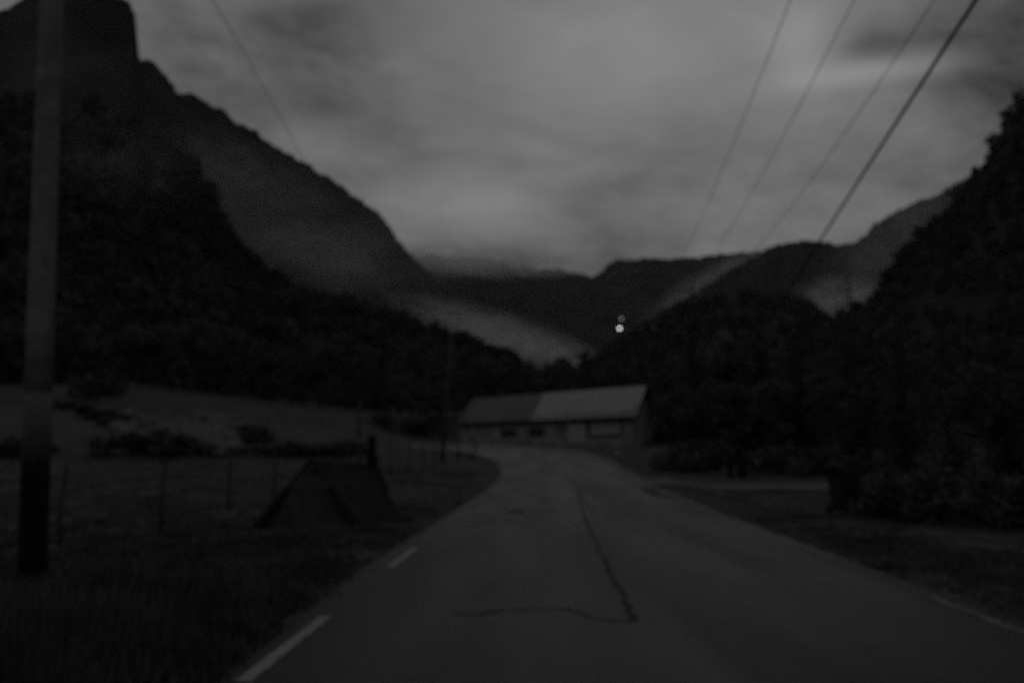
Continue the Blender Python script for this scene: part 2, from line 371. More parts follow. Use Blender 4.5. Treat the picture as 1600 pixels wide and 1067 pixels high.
GD = mountain('right_mountain', [(880, 575, 1080), (960, 532, 1150), (1010, 502, 1200), (1060, 472, 1250), (1110, 442, 1300), (1150, 416, 1330), (1185, 398, 1350), (1215, 382, 1370), (1245, 377, 1380),
     (1280, 379, 1400), (1330, 384, 1400), (1345, 373, 1420), (1365, 352, 1450), (1390, 336, 1480), (1420, 322, 1500), (1450, 310, 1500), (1480, 296, 1500), (1520, 272, 1500), (1600, 212, 1500), (1800, 120, 1500)],
     [(60, 900, 3), (150, 850, 3), (300, 800, 3), (450, 780, 3), (600, 760, 3), (800, 760, 3)], M_hill(), 220, 60, 26, 120, 5, (120, 400, 0), 1.0)
GE = mountain('wooded_hill', [(800, 600, 520), (840, 588, 520), (870, 582, 520), (910, 574, 530), (950, 553, 560), (1000, 524, 600), (1040, 499, 620), (1080, 480, 640), (1120, 465, 650), (1170, 457, 660),
     (1210, 460, 660), (1235, 472, 660), (1255, 479, 660), (1265, 490, 650), (1278, 507, 640), (1310, 540, 610), (1360, 590, 560)],
     [(0, 330, 4), (20, 260, 4), (50, 240, 4), (100, 230, 4), (150, 230, 4), (190, 250, 4)], M_hill(), 120, 50, 10, 50, 1.5, (60, 160, 0), 1.1)
GF = mountain('right_slope', [(1180, 580, 400), (1240, 530, 410), (1275, 512, 420), (1300, 504, 420), (1330, 494, 420), (1360, 468, 420), (1385, 440, 420), (1405, 406, 420), (1430, 376, 420), (1460, 345, 410),
     (1490, 310, 400), (1520, 275, 390), (1545, 245, 380), (1560, 210, 370), (1575, 185, 360), (1590, 170, 350), (1610, 162, 350), (1700, 125, 330), (1900, 40, 300), (2300, -60, 260)],
     [(40, 210, 4), (48, 160, 4), (60, 130, 4), (80, 115, 4), (110, 105, 4), (150, 95, 4), (200, 80, 4)], M_hill(), 170, 60, 14, 55, 1.5, (120, 120, 0), 1.1)

# ------------------------------------------------------------------ trees
def leaf_cloud(centres, radii, n, size, flat=.75, seed=1):
    r = np.random.default_rng(seed); V = []
    k = r.integers(0, len(centres), n); C = np.array(centres)[k]; Rr = np.array(radii)[k][:, None]
    d = r.normal(size=(n, 3)); d /= np.linalg.norm(d, axis=1)[:, None]
    d *= (r.random(n) ** .45)[:, None]; d[:, 2] *= flat
    P = C + d * Rr
    a = r.normal(size=(n, 3)); a /= np.linalg.norm(a, axis=1)[:, None]
    b = np.cross(a, r.normal(size=(n, 3))); b /= np.linalg.norm(b, axis=1)[:, None]
    s = (size * (.6 + .8 * r.random(n)))[:, None]
    V = np.stack([P - a * s, P + b * s * .45, P + a * s, P - b * s * .45], 1).reshape(-1, 3)
    return V, np.arange(4 * n).reshape(-1, 4)
def broadleaf(seed, h, wd, n=2400, leaf=.2):
    r = random.Random(seed); mb = MB()
    lean = Vector((r.uniform(-.06, .06), r.uniform(-.06, .06), 0))
    pts = [Vector((0, 0, -.3)) + lean * (i * h / 6) + Vector((r.uniform(-.1, .1), r.uniform(-.1, .1), i * h * .85 / 6 + (0 if i else 0))) for i in range(7)]
    pts[0] = Vector((0, 0, -.4)); mb.tube(pts, [h * .022 * (1 - i / 7.5) + .02 for i in range(7)], 7)
    C = []; Q = []
    for i in range(17):
        k = r.uniform(.28, .98); a = i * 2.4 + r.uniform(-.5, .5); base = pts[min(int(k * 6), 5)].lerp(pts[min(int(k * 6) + 1, 6)], k * 6 % 1)
        reach = wd * .5 * math.sin(math.pi * min(max((k - .1) / .95, .08), .95)) ** .7 * r.uniform(.45, 1.0)
        tip = base + Vector((math.cos(a) * reach, math.sin(a) * reach, reach * r.uniform(.25, .7)))
        mb.tube([base, base.lerp(tip, .5) + Vector((0, 0, -.08 * reach)), tip], [h * .008, h * .005, h * .002], 5)
        C.append(tip); Q.append(wd * r.uniform(.13, .25)); C.append(base.lerp(tip, .6)); Q.append(wd * r.uniform(.1, .16))
    C.append(pts[-1] + Vector((0, 0, h * .04))); Q.append(wd * .14)
    V, F = leaf_cloud(C, Q, n, leaf, .8, seed)
    return mesh_np('trunk', mb.v, mb.f, True), mesh_np('crown', V, F)
def spruce(seed, h, wd, rows=22, leaf=.5):
    r = random.Random(seed); mb = MB(); mb.tube([(0, 0, -.4), (0, 0, h * .5), (0, 0, h * .98)], [h * .02, h * .012, .015], 7)
    V = []; F = []
    for i in range(rows):
        k = i / (rows - 1); z = h * (.08 + .9 * k); L = wd * .5 * (1 - k) ** .85 + .12
        nb = max(5, int(11 - 5 * k))
        for b in range(nb):
            a = b * 2 * math.pi / nb + i * .7 + r.uniform(-.25, .25); l = L * r.uniform(.65, 1.12); dr = r.uniform(.15, .45)
            u = Vector((math.cos(a), math.sin(a), 0)); s = Vector((-u.y, u.x, 0))
            for q in range(4):
                f0 = q / 4; f1 = (q + 1.15) / 4; wq = l * .26 * (1 - .55 * f0) * r.uniform(.7, 1.2)
                p0 = Vector((0, 0, z)) + u * l * f0 + Vector((0, 0, -dr * l * f0 ** 1.4)); p1 = Vector((0, 0, z)) + u * l * f1 + Vector((0, 0, -dr * l * f1 ** 1.4 + .04 * l))
                n = len(V); dz = Vector((0, 0, -wq * r.uniform(.3, 1.0)))
                V += [p0, p1.lerp(p0, .3) + s * wq + dz, p1, p1.lerp(p0, .3) - s * wq + dz]; F.append([n, n + 1, n + 2, n + 3])
    return mesh_np('trunk', mb.v, mb.f, True), mesh_np('crown', V, F)
KINDS = {'birch': [broadleaf(3, 8.5, 5.2), broadleaf(14, 9.5, 5.6), broadleaf(23, 7.5, 5.5)],
         'spruce': [spruce(5, 12, 4.6), spruce(8, 10, 4.4)]}
def tree(kind, k, x, y, s, label, group, cat='tree', leafm=None, sz=1.0):
    t, c = KINDS[kind][k % len(KINDS[kind])]
    root = empty('spruce_tree' if kind == 'spruce' else 'leafy_tree', (x, y, z1(x, y) - .1), random.uniform(0, 6.28)); root.scale = (s, s, s * sz)
    tag(root, label, cat, group)
    if not t.materials: t.materials.append(M_bark())
    if not c.materials: c.materials.append(M_needle() if kind == 'spruce' else M_leaf())
    link('trunk', t, None, root)
    co = link('crown', c, None, root)
    if leafm: co.material_slots[0].link = 'OBJECT'; co.material_slots[0].material = leafm
    return root
ORD = ['first', 'second', 'third', 'fourth', 'fifth', 'sixth', 'seventh', 'eighth', 'ninth', 'tenth', 'eleventh', 'twelfth', 'thirteenth', 'fourteenth', 'fifteenth', 'sixteenth', 'seventeenth',
       'eighteenth', 'nineteenth', 'twentieth', 'twenty-first', 'twenty-second', 'twenty-third', 'twenty-fourth', 'twenty-fifth', 'twenty-sixth']
def placed(px, Y): return ((px - 800) / FPX * Y)
rr = random.Random(4)
# edge of the wood above the left meadow
for i, px in enumerate(range(-60, 640, 30)):
    Yq = 112 + rr.uniform(-2, 5) + (px > 450) * 3; tree('birch', rr.randrange(3), placed(px + rr.uniform(-9, 9), Yq), Yq, rr.uniform(.75, 1.15),
         ORD[i] + ' tree from the left along the top edge of the meadow', 'trees along the top of the meadow')
# dark clump left of the barn
for i, (px, Yq, s) in enumerate(((622, 104, .62), (645, 98, .75), (655, 108, 1.0), (668, 96, .85), (685, 110, 1.05), (690, 99, .8), (712, 103, .8))):
    tree('birch', rr.randrange(3), placed(px, Yq), Yq, s, ORD[i] + ' tree from the left in the clump left of the barn', 'trees in the clump left of the barn')
# behind the barn
for i, (px, Yq, s) in enumerate(((735, 118, 1.0), (765, 122, .9), (800, 128, 1.0), (830, 120, .85), (865, 125, 1.0), (900, 118, .95), (935, 112, 1.0), (965, 110, 1.05), (1000, 118, 1.2), (1035, 96, 1.15), (1055, 84, .8))):
    tree('birch', rr.randrange(3), placed(px, Yq), Yq, s, ORD[i] + ' tree from the left behind the grey barn roof', 'trees behind the barn')
# wood behind the driveway
for i, px in enumerate(range(1058, 1720, 27)):
    Yq = 50 + rr.uniform(0, 9) - (px > 1400) * 8; kd = 'spruce' if i % 3 == 1 else 'birch'
    tree(kd, rr.randrange(3), placed(px, Yq), Yq, rr.uniform(.55, .85), ORD[i] + ' tree from the left in the front row behind the driveway', 'trees in the wood behind the driveway')
for i, px in enumerate(range(1080, 1700, 36)):
    Yq = 68 + rr.uniform(0, 14); kd = 'spruce' if i % 2 == 1 else 'birch'
    tree(kd, rr.randrange(3), placed(px, Yq), Yq, rr.uniform(.9, 1.2), ORD[i] + ' tree from the left in the back row behind the driveway', 'trees in the wood behind the driveway')
# one paler pointed tree
tree('spruce', 1, placed(1482, 34), 34, .68, 'small paler pointed tree in front of the dark wood on the right', None, leafm=M_leaf2(), sz=.52)

def shrub_mesh(seed, n=900, leaf=.1):
    r = random.Random(seed); C = []; Q = []; mb = MB()
    for i in range(13):
        a = r.uniform(0, 6.28); d = r.uniform(.05, .8); z = r.uniform(.25, .95) * (1 - .45 * d)
        tip = Vector((math.cos(a) * d, math.sin(a) * d, z)); C.append(tip); Q.append(r.uniform(.2, .38))
        mb.tube([(tip.x * .15, tip.y * .15, -.1), (tip.x * .6, tip.y * .6, z * .6), tip], [.025, .015, .006], 4)
    V, F = leaf_cloud(C, Q, n, leaf, .8, seed)
    V[:, 2] = np.maximum(V[:, 2], .01)
    return mesh_np('stem', mb.v, mb.f), mesh_np('foliage', V, F)
SHR = [shrub_mesh(s) for s in (2, 9, 31)]
def shrub(x, y, wd, h, label, group=None, k=None, m=None):
    st, fo = SHR[(rr.randrange(3) if k is None else k)]
    for me, mm in ((st, M_bark()), (fo, M_leaf())):
        if not me.materials: me.materials.append(mm)
    root = empty('shrub', (x, y, z1(x, y) - .05), rr.uniform(0, 6.28)); root.scale = (wd, wd, h); tag(root, label, 'shrub', group)
    link('stem', st, None, root); f = link('foliage', fo, None, root)
    if m: f.material_slots[0].link = 'OBJECT'; f.material_slots[0].material = m
    return root
p = hit(150, 622); shrub(p.x, p.y, 3.0, 2.6, 'round dark bush beside the pale track on the left meadow')
p = hit(396, 690); shrub(p.x, p.y, 1.4, 1.05, 'dark bush at the right end of the stone heap')
for i, px in enumerate((-30, 10, 45)): p = hit(px, 712); shrub(p.x, p.y, 1.4, 1.1, ORD[i] + ' low bush from the left beside the near wooden pole', 'low bushes behind the near pole')
for i, px in enumerate((185, 205, 228, 250, 272, 296)): p = hit(px, 708 + rr.uniform(-6, 4)); shrub(p.x, p.y, rr.uniform(1.5, 2.1), rr.uniform(.75, 1.1), ORD[i] + ' bramble bush from the left on the overgrown stone heap', 'bramble bushes on the stone heap')
for i, (px, py) in enumerate(((100, 640), (130, 648), (160, 656), (178, 664))): p = hit(px, py); shrub(p.x, p.y, 1.6, .8, ORD[i] + ' low bush from the left below the pale track', 'bushes below the track')
for i, px in enumerate(range(1360, 1640, 26)):
    Yq = 20.5 - (px - 1360) * .012 + rr.uniform(-.5, .5); shrub(placed(px, Yq), Yq, rr.uniform(.8, 1.1), rr.uniform(.75, 1.15), ORD[i] + ' bush of the low dark hedge, counted rightwards from the bin', 'bushes of the low hedge beside the bin')
for i, px in enumerate((1060, 1085, 1115, 1200, 1225, 1250, 1275, 1300)):
    Yq = 44 + rr.uniform(-1, 2); shrub(placed(px, Yq), Yq, 1.5, 1.4, ORD[i] + ' dark bush from the left along the far driveway edge', 'bushes behind the driveway')
for i, (px, py) in enumerate(((600, 664), (640, 676), (660, 678))): p = hit(px, py); shrub(p.x, p.y, 1.6, 1.5, ORD[i] + ' dark bush from the left beside the road bend', 'bushes at the bend of the road')
for i, (px, py) in enumerate(((718, 712), (738, 716))): p = hit(px, py); shrub(p.x, p.y, .4, .3, ('left' if i == 0 else 'right') + ' one of two small dark weed clumps at the road edge by the fence', 'weed clumps at the road edge')

for i, px in enumerate((412, 432, 455, 478, 503, 528, 552)): p = hit(px, 708 + rr.uniform(-3, 5)); shrub(p.x, p.y, rr.uniform(1.1, 1.6), rr.uniform(.5, .8), ORD[i] + ' low bush from the left on the bank behind the A-frame', 'low bushes on the bank behind the A-frame')
for i, (px, Yq) in enumerate(((1038, 79), (1052, 76), (1066, 72))): shrub(placed(px, Yq), Yq, 1.8, 2.4, ORD[i] + ' tall bush from the left at the right end of the barn', 'tall bushes at the right end of the barn')

# masses of trees on the slopes: nobody could count them
def lowtree(seed, n, spr):
    r = np.random.default_rng(seed)
    if spr:
        k = r.random(n) ** .8; a = r.random(n) * 6.28; rad = .23 * (1 - k) * (.5 + .6 * r.random(n)); P = np.stack([np.cos(a) * rad, np.sin(a) * rad, .08 + .92 * k], 1); s = .12 * (1.15 - k)
    else:
        d = r.normal(size=(n, 3)); d /= np.linalg.norm(d, axis=1)[:, None]; d *= (r.random(n) ** .4)[:, None]
        P = np.stack([d[:, 0] * .32, d[:, 1] * .32, .58 + d[:, 2] * .42], 1); P[:, :2] += .1 * np.sin(P[:, 2:3] * 9 + seed); s = np.full(n, .095)
    a = r.normal(size=(n, 3)); a /= np.linalg.norm(a, axis=1)[:, None]; b = np.cross(a, r.normal(size=(n, 3))); b /= np.linalg.norm(b, axis=1)[:, None]
    s = (s * (.6 + .8 * r.random(n)))[:, None]
    return np.stack([P - a * s, P + b * s * .7, P + a * s, P - b * s * .7], 1)
def forest(name, G, num, h, nq, spr=.3, vlim=(0, 1), seed=1, label=None):
    r = np.random.default_rng(seed); nu, nv, _ = G.shape; protos = [(lowtree(s, nq, False)) for s in range(4)] + [lowtree(s + 10, nq, True) for s in range(2)]
    u = r.random(num) * (nu - 1.01); v = (vlim[0] + (vlim[1] - vlim[0]) * r.random(num)) * (nv - 1.01)
    i = u.astype(int); j = v.astype(int); fu = (u - i)[:, None]; fv = (v - j)[:, None]
    P = (G[i, j] * (1 - fu) + G[i + 1, j] * fu) * (1 - fv) + (G[i, j + 1] * (1 - fu) + G[i + 1, j + 1] * fu) * fv
    out = []
    for q in range(num):
        pr = protos[4 + r.integers(2)] if r.random() < spr else protos[r.integers(4)]
        a = r.random() * 6.28; c, s_ = math.cos(a), math.sin(a); H = h * (.45 + 1.0 * r.random() ** 1.6)
        W = pr.reshape(-1, 3) * H * np.array([1, 1, 1.0]); out.append(np.stack([W[:, 0] * c - W[:, 1] * s_, W[:, 0] * s_ + W[:, 1] * c, W[:, 2] - .1 * H], 1) + P[q])
    V = np.concatenate(out); o = link(name, mesh_np(name, V, np.arange(len(V)).reshape(-1, 4)), mat('woodland', g(.075), g(.034), .05, .95, 0, 1, .05, detail=8)); tag(o, label, 'forest', None, 'stuff'); return o
forest('forest', GA, 6000, 5.2, 100, .15, (.03, 1), seed=1, label='dark woodland covering the steep slope above the left meadow')
forest('forest', GF, 2800, 5.6, 120, .3, seed=2, label='dark woodland covering the steep slope at the right edge')
forest('forest', GE, 1800, 8, 90, .3, seed=3, label='dark woodland on the low hill behind the barn')
forest('forest', GD, 3500, 8, 30, .3, (.02, 1), seed=4, label='far woodland on the misty right hand mountain')
forest('forest', GB, 2500, 9, 26, .2, (.45, 1), seed=5, label='far woodland on the lower left mountain side')

# ------------------------------------------------------------------ barn
def barn():
    Rp = Vector((8.7, 69.0, 0)); e = Vector((-.582, .813, 0)); gb = Vector((.34, .94, 0)); HW = 3.4; LEN = 22.9
    z0, ze, zrg = 1.35, EYE + 2.36, EYE + 4.55
    root = empty('barn', (Rp.x, Rp.y, z0)); tag(root, 'long low barn with a pale grey metal roof beside the bend of the road', 'barn')
    L = lambda v: Vector(v) - Vector((Rp.x, Rp.y, z0))
    P = lambda t, b, z: L((Rp.x + e.x * t + gb.x * b, Rp.y + e.y * t + gb.y * b, z))
    tpx = lambda px: (Rp.x * FPX - (px - 800) * Rp.y) / (-e.x * FPX + (px - 800) * e.y)
    zpx = lambda px, py: EYE + (700 - py) * (Rp.y + e.y * tpx(px)) / FPX
    M_wall = mat('weathered_barn_boards', g(.28), g(.10), .55, .9, .4, 12, .15)
    holes = []
    for a, b, top, bot in ((806, 783, 672, 683), (851, 827, 669, 682), (971, 917, 655, 683), (913, 886, 657, 691)):
        holes.append((tpx(a), tpx(b), zpx((a + b) / 2, bot), zpx((a + b) / 2, top)))
    ts = sorted({0, LEN, *[h[0] for h in holes], *[h[1] for h in holes]}); zs = sorted({z0, ze + .25, *[h[2] for h in holes], *[h[3] for h in holes]})
    mb = MB(); th = .18
    for i in range(len(ts) - 1):
        for j in range(len(zs) - 1):
            tc, zc = (ts[i] + ts[i + 1]) / 2, (zs[j] + zs[j + 1]) / 2
            if any(h[0] < tc < h[1] and h[2] < zc < h[3] for h in holes): continue
            mb.add([P(ts[i], 0, zs[j]), P(ts[i + 1], 0, zs[j]), P(ts[i + 1], 0, zs[j + 1]), P(ts[i], 0, zs[j + 1])], [[0, 1, 2, 3]])
    for h in holes:
        c = [(h[0], h[2]), (h[1], h[2]), (h[1], h[3]), (h[0], h[3])]
        for k in range(4):
            a, b = c[k], c[(k + 1) % 4]; mb.add([P(a[0], 0, a[1]), P(b[0], 0, b[1]), P(b[0], th, b[1]), P(a[0], th, a[1])], [[0, 1, 2, 3]])
    mb.build('wall', M_wall, root)
    W2 = 2 * HW
    for t in (0, LEN):
        m2 = MB(); m2.add([P(t, 0, z0), P(t, W2, z0), P(t, W2, ze + .25), P(t, HW, zrg - .05), P(t, 0, ze + .25)], [[0, 1, 2, 3, 4]]); m2.build('gable', M_wall, root)
    m3 = MB(); m3.add([P(0, W2, z0), P(LEN, W2, z0), P(LEN, W2, ze + .25), P(0, W2, ze + .25)], [[0, 1, 2, 3]]); m3.build('wall', M_wall, root)
    # floor-to-wall plinth
    MB().hexa(P(-.05, -.06, z0 - 1.2), P(LEN + .05, -.06, z0 - 1.2), P(LEN + .05, W2 + .06, z0 - 1.2), P(-.05, W2 + .06, z0 - 1.2), (0, 0, 1.42)).build('plinth', mat('plinth_stone', g(.06), g(.03), 3, .95, .3, 10, .1), root)
    # windows, hatch and door
    M_pane = mat('dark_glass', g(.03), g(.02), 2, .25, 0, 1, .5); M_fr = mat('dark_frame', g(.06), g(.04), 6, .8)
    for k, h in enumerate(holes):
        if k < 3:
            f = MB(); w_ = .12 if k < 2 else .2
            for a in ((h[0], h[0] + w_, h[2], h[3]), (h[1] - w_, h[1], h[2], h[3]), (h[0] + w_, h[1] - w_, h[2], h[2] + w_), (h[0] + w_, h[1] - w_, h[3] - w_ * .6, h[3])):
                f.hexa(P(a[0], -.03, a[2]), P(a[1], -.03, a[2]), P(a[1], .12, a[2]), P(a[0], .12, a[2]), (0, 0, a[3] - a[2]))
            fo = f.build('window', M_fr, root)
            pm = M_pane if k < 2 else mat('pale_boarded_pane', g(.36), g(.24), 2, .8)
            MB().add([P(h[0], .14, h[2]), P(h[1], .14, h[2]), P(h[1], .14, h[3]), P(h[0], .14, h[3])], [[0, 1, 2, 3]]).build('pane', pm, fo)
        else:
            d = MB(); n = 6
            for q in range(n):
                a, b = h[0] + (h[1] - h[0]) * q / n + .01, h[0] + (h[1] - h[0]) * (q + 1) / n - .01
                d.hexa(P(a, .02, h[2]), P(b, .02, h[2]), P(b, .07, h[2]), P(a, .07, h[2]), (0, 0, h[3] - h[2]))
            d.hexa(P(h[0], .075, h[2]), P(h[1], .075, h[2]), P(h[1], .11, h[2]), P(h[0], .11, h[2]), (0, 0, h[3] - h[2]))
            do = d.build('door', mat('pale_door', g(.38), g(.26), 3, .8), root); do['label'] = 'pale board door'
    # roof: two lots of ribbed metal sheet, older and newer
    ov = .45; split = tpx(829)
    def roof(t0, t1, m, label):
        mb = MB(); n = int((t1 - t0) / .25); sl = (zrg - ze) / HW
        for side in (0, 1):
            V = []; F = []
            for i in range(n + 1):
                t = t0 + (t1 - t0) * i / n; lift = .045 if i % 4 == 0 else (.0 if i % 4 == 2 else .012)
                for j in range(5):
                    k = j / 4; b = -ov + (HW + ov) * k; z = ze + sl * b + .1 + lift + .012 * math.sin(i * 1.3 + j)
                    V.append(P(t, b if side == 0 else W2 - b, z))
            for i in range(n):
                for j in range(4): F.append([i * 5 + j, (i + 1) * 5 + j, (i + 1) * 5 + j + 1, i * 5 + j + 1])
            mb.add(V, F); mb.add([v - Vector((0, 0, .09)) for v in V], F)
        o = mb.build('roof', m, root); o['label'] = label; return o
    roof(-.4, split - .01, mat('pale_roof_sheet', g(.235), g(.185), .5, .5, 0, 1, .4), 'newer pale metal roofing')
    roof(split + .01, LEN + .4, mat('old_roof_sheet', g(.085), g(.06), .8, .6, 0, 1, .3), 'older darker metal roofing')
    f = MB(); f.hexa(P(-.4, -ov - .04, ze - .36), P(LEN + .4, -ov - .04, ze - .36), P(LEN + .4, -ov, ze - .36), P(-.4, -ov, ze - .36), (0, 0, .18)); f.build('fascia', M_dark(), root)
    MB().tube([P(-.3, -ov - .12, ze - .16), P(LEN + .3, -ov - .12, ze - .22)], .07, 8).build('gutter', M_dark(), root)
    # barge boards and pale corner board on the gable towards the road
    for (b0, za, b1, zb) in ((-ov, ze + .1 - .29, HW, zrg + .08), (W2 + ov, ze + .1 - .29, HW, zrg + .08)):
        bb = MB(); a, c = P(-.42, b0, za), P(-.42, HW, zb); up = Vector((0, 0, -.22)); ou = e * -.04
        bb.hexa(a, c, c + up, a + up, ou); bb.build('barge_board', M_dark(), root)
    cb = MB(); cb.hexa(P(-.06, W2 - 1.5, z0), P(-.02, W2 - 1.5, z0), P(-.02, W2 - .2, z0), P(-.06, W2 - .2, z0), (0, 0, 2.7)); o = cb.build('corner_board', mat('pale_board', g(.36), g(.28), 3, .8), root)
    o['label'] = 'pale upright boarding on the end wall'
barn()
# short pale post on the bank in front of the barn
p = at(965, 711, 60); zb = z1(p.x, p.y)
root = empty('marker_post', (p.x, p.y, zb)); tag(root, 'short pale marker post on the grass bank in front of the barn', 'marker post')
MB().box((0, 0, .25), (.24, .12, 1.0)).build('post', mat('pale_plastic', g(.30), g(.22), 4, .6), root)
MB().box((0, 0, .78), (.30, .16, .06)).build('cap', mat('pale_plastic', g(.30)), root)
MB().box((0, -.065, .45), (.245, .015, .12)).build('band', M_dark(), root)

# ------------------------------------------------------------------ poles and cables
def foot_material(top):  # foot colour: near black below, fading up to grey wood with an uneven edge
    m = bpy.data.materials.new('dark_pole_foot'); m.use_nodes = True; T = m.node_tree; b = T.nodes['Principled BSDF']
    tc = N(T, 'ShaderNodeTexCoord'); sp = N(T, 'ShaderNodeSeparateXYZ'); LK(T, tc.outputs['Object'], sp.inputs[0])
    mp = N(T, 'ShaderNodeMapping'); mp.inputs['Scale'].default_value = (14, 14, 1.2); LK(T, tc.outputs['Object'], mp.inputs[0])
    n = N(T, 'ShaderNodeTexNoise'); LK(T, mp.outputs[0], n.inputs['Vector']); n.inputs['Scale'].default_value = 1; n.inputs['Detail'].default_value = 4
    k = mth(T, 'DIVIDE', mth(T, 'SUBTRACT', mth(T, 'ADD', sp.outputs[2], mth(T, 'MULTIPLY', mth(T, 'SUBTRACT', n.outputs[0], .5), .35)), top - .95), .95, True)
    LK(T, mth(T, 'ADD', .008, mth(T, 'MULTIPLY', k, .095)), b.inputs['Base Color']); b.inputs['Roughness'].default_value = .9; b.inputs['Specular IOR Level'].default_value = .1
    return m
def near_pole():
    Yp = 11.7; b = at(50, 905, Yp); t = at(79, 40, Yp); d = (t - b) / (t.z - b.z); zb = z1(b.x, b.y)
    root = empty('utility_pole', (b.x, b.y, zb)); tag(root, 'thick wooden utility pole with a darkened foot standing at the left edge', 'utility pole')
    q = lambda z: (d.x * (z - zb), 0, z - zb)
    zs = at(60, 614, Yp).z
    MB().tube([q(zb - .5), q(0.3), q(zs * .6), q(zs)], [.168, .165, .163, .161], 16).build('dark_foot', foot_material(zs - zb), root, True)
    MB().tube([q(zs - .02), q(3), q(5), q(7.5), q(10.2)], [.158, .155, .148, .14, .125], 16).build('shaft', mat('grey_pole_wood', g(.17), g(.10), 5, .85, .4, 30, .15), root, True)
    MB().tube([q(10.2), q(10.3)], [.14, .03], 16).build('cap', M_iron(), root, True)
    br = MB(); br.tube([q(9.9), (d.x * (9.9 - zb) + .16, .14, 9.9 - zb), (d.x * (9.9 - zb) + .16, .14, 10.05 - zb)], .02, 6); br.build('hook', M_iron(), root)
    ins = MB(); o = Vector((d.x * (9.9 - zb) + .16, .14, 10.05 - zb)); ins.tube([o, o + Vector((0, 0, .05)), o + Vector((0, 0, .08)), o + Vector((0, 0, .16))], [.05, .055, .035, .03], 10); ins.build('insulator', mat('porcelain', g(.3)), root, True)
    return Vector((b.x, Yp, zb)) + o
HOOK = near_pole()
def mid_pole():
    b = hit(691, 742); b = Vector((placed(691, 49), 49, 0)); b.z = z1(b.x, b.y); t = at(706, 520, 49)
    root = empty('utility_pole', b); tag(root, 'slim leaning pole with a small pale cap beside the road left of the barn', 'utility pole')
    q = t - b
    MB().tube([-q * .05, q * .5, q], [.115, .10, .085], 12).build('shaft', M_wood(), root, True)
    MB().tube([q * .998, q + Vector((0, 0, .06)), q + Vector((0, 0, .12)), q + Vector((0, 0, .26))], [.15, .17, .12, .05], 12).build('cap', mat('porcelain', g(.3)), root, True)
    return t + Vector((0, 0, .1))
TOP2 = mid_pole()
def far_pole():
    Yp = 92; t = at(1003, 512, Yp); b = Vector((t.x, Yp, z1(t.x, Yp)))
    root = empty('utility_pole', b); tag(root, 'tall dark utility pole with a crossarm rising behind the right end of the barn', 'utility pole')
    h = t.z - b.z
    MB().tube([(0, 0, -.5), (0, 0, h * .5), (0, 0, h)], [.16, .14, .11], 12).build('shaft', M_dark(), root, True)
    MB().box((0, -.1, h - .35), (2.6, .12, .14)).build('crossarm', M_dark(), root)
    out = []
    for x in (-1.2, 0, 1.2):
        z = h - .28; MB().tube([(x, -.1, z), (x, -.1, z + .1), (x, -.1, z + .14), (x, -.1, z + .3)], [.06, .1, .07, .05], 8).build('insulator', mat('porcelain', g(.3)), root, True)
        out.append(b + Vector((x, -.1, z + .3)))
    return out
INS = far_pole()
def cable(pts, rad, label, group=None, yr=(-25, None), n=60):
    """A cable hanging through three known points: straight in plan, sagging in height."""
    P = [Vector(p) for p in pts]; ys = [p.y for p in P]; y1 = yr[1] if yr[1] is not None else ys[-1]
    def lag(y, k):
        s = 0
        for i in range(3):
            a = P[i][k]
            for j in range(3):
                if j != i: a *= (y - ys[j]) / (ys[i] - ys[j])
            s += a
        return s
    base = Vector((lag(yr[0], 0), yr[0], lag(yr[0], 2)))
    Q = [Vector((lag(y, 0), y, lag(y, 2))) - base for y in np.linspace(yr[0], y1, n)]
    o = MB().tube(Q, rad, 6).build('power_cable', M_cable(), None, True, base); tag(o, label, 'cable', group); return o
cable([at(1235, 0, 16), at(1072, 390, 40), INS[0]], .009, 'leftmost thin cable of the three running over the road to the pole behind the barn', 'overhead power cables')
cable([at(1335, 0, 16), at(1120, 390, 40), INS[1]], .009, 'middle thin cable of the three running over the road to the pole behind the barn', 'overhead power cables')
cable([at(1460, 0, 16), at(1185, 385, 40), INS[2]], .010, 'rightmost thin cable of the three, next to the thick dark one', 'overhead power cables')
cable([at(1525, 0, 10), at(1280, 378, 21.5), at(1165, 560, 46)], .024, 'thickest darkest overhead cable at the upper right', 'overhead power cables', (-20, 55))
cable([HOOK, at(335, 5, 22), at(470, 243, 33)], .010, 'single thin cable from the near pole over the left mountain', 'overhead power cables', (HOOK.y, 33))
cable([at(470, 243, 33), at(570, 385, 40), TOP2], .010, 'single thin cable reaching the slim pole left of the barn', 'overhead power cables', (33, TOP2.y), 20)

# ------------------------------------------------------------------ fence along the left roadside
FP = []
for px, py, Yq in ((105, 838, 16.2), (258, 826, 17.6), (362, 800, 22.0), (432, 786, 26.5), (500, 772, 30.5), (562, 765, 34.5), (612, 758, 38), (640, 752, 41), (662, 750, 43.5), (680, 747, 46), (716, 738, 53), (742, 722, 58)):
    x = placed(px, Yq); FP.append(Vector((x, Yq, z1(x, Yq))))
FP.insert(0, Vector((-8.6, 13.4, z1(-8.6, 13.4)))); FP.insert(0, Vector((-9.2, 10.2, z1(-9.2, 10.2))))
root = empty('wire_fence', FP[0]); tag(root, 'wire fence on thin dark posts along the left roadside field', 'fence')
for i, p in enumerate(FP):
    h = rr.uniform(1.2, 1.38); r_ = .042 if i < 5 else .036
    MB().tube([(0, 0, -.3), (rr.uniform(-.03, .03), 0, h * .5), (rr.uniform(-.05, .05), rr.uniform(-.05, .05), h)], [r_, r_ * .95, r_ * .9], 8).build('post', mat('old_fence_post', g(.05), g(.025), 6, .9), root, True, p - FP[0])
for zz_ in (.25, .5, .75, 1.0, 1.15):
    MB().tube([p + Vector((0, 0, zz_)) - FP[0] for p in FP], .0025, 4).build('wire', M_cable(), root)
p = Vector((placed(582, 41), 41, 0)); p.z = z1(p.x, p.y)
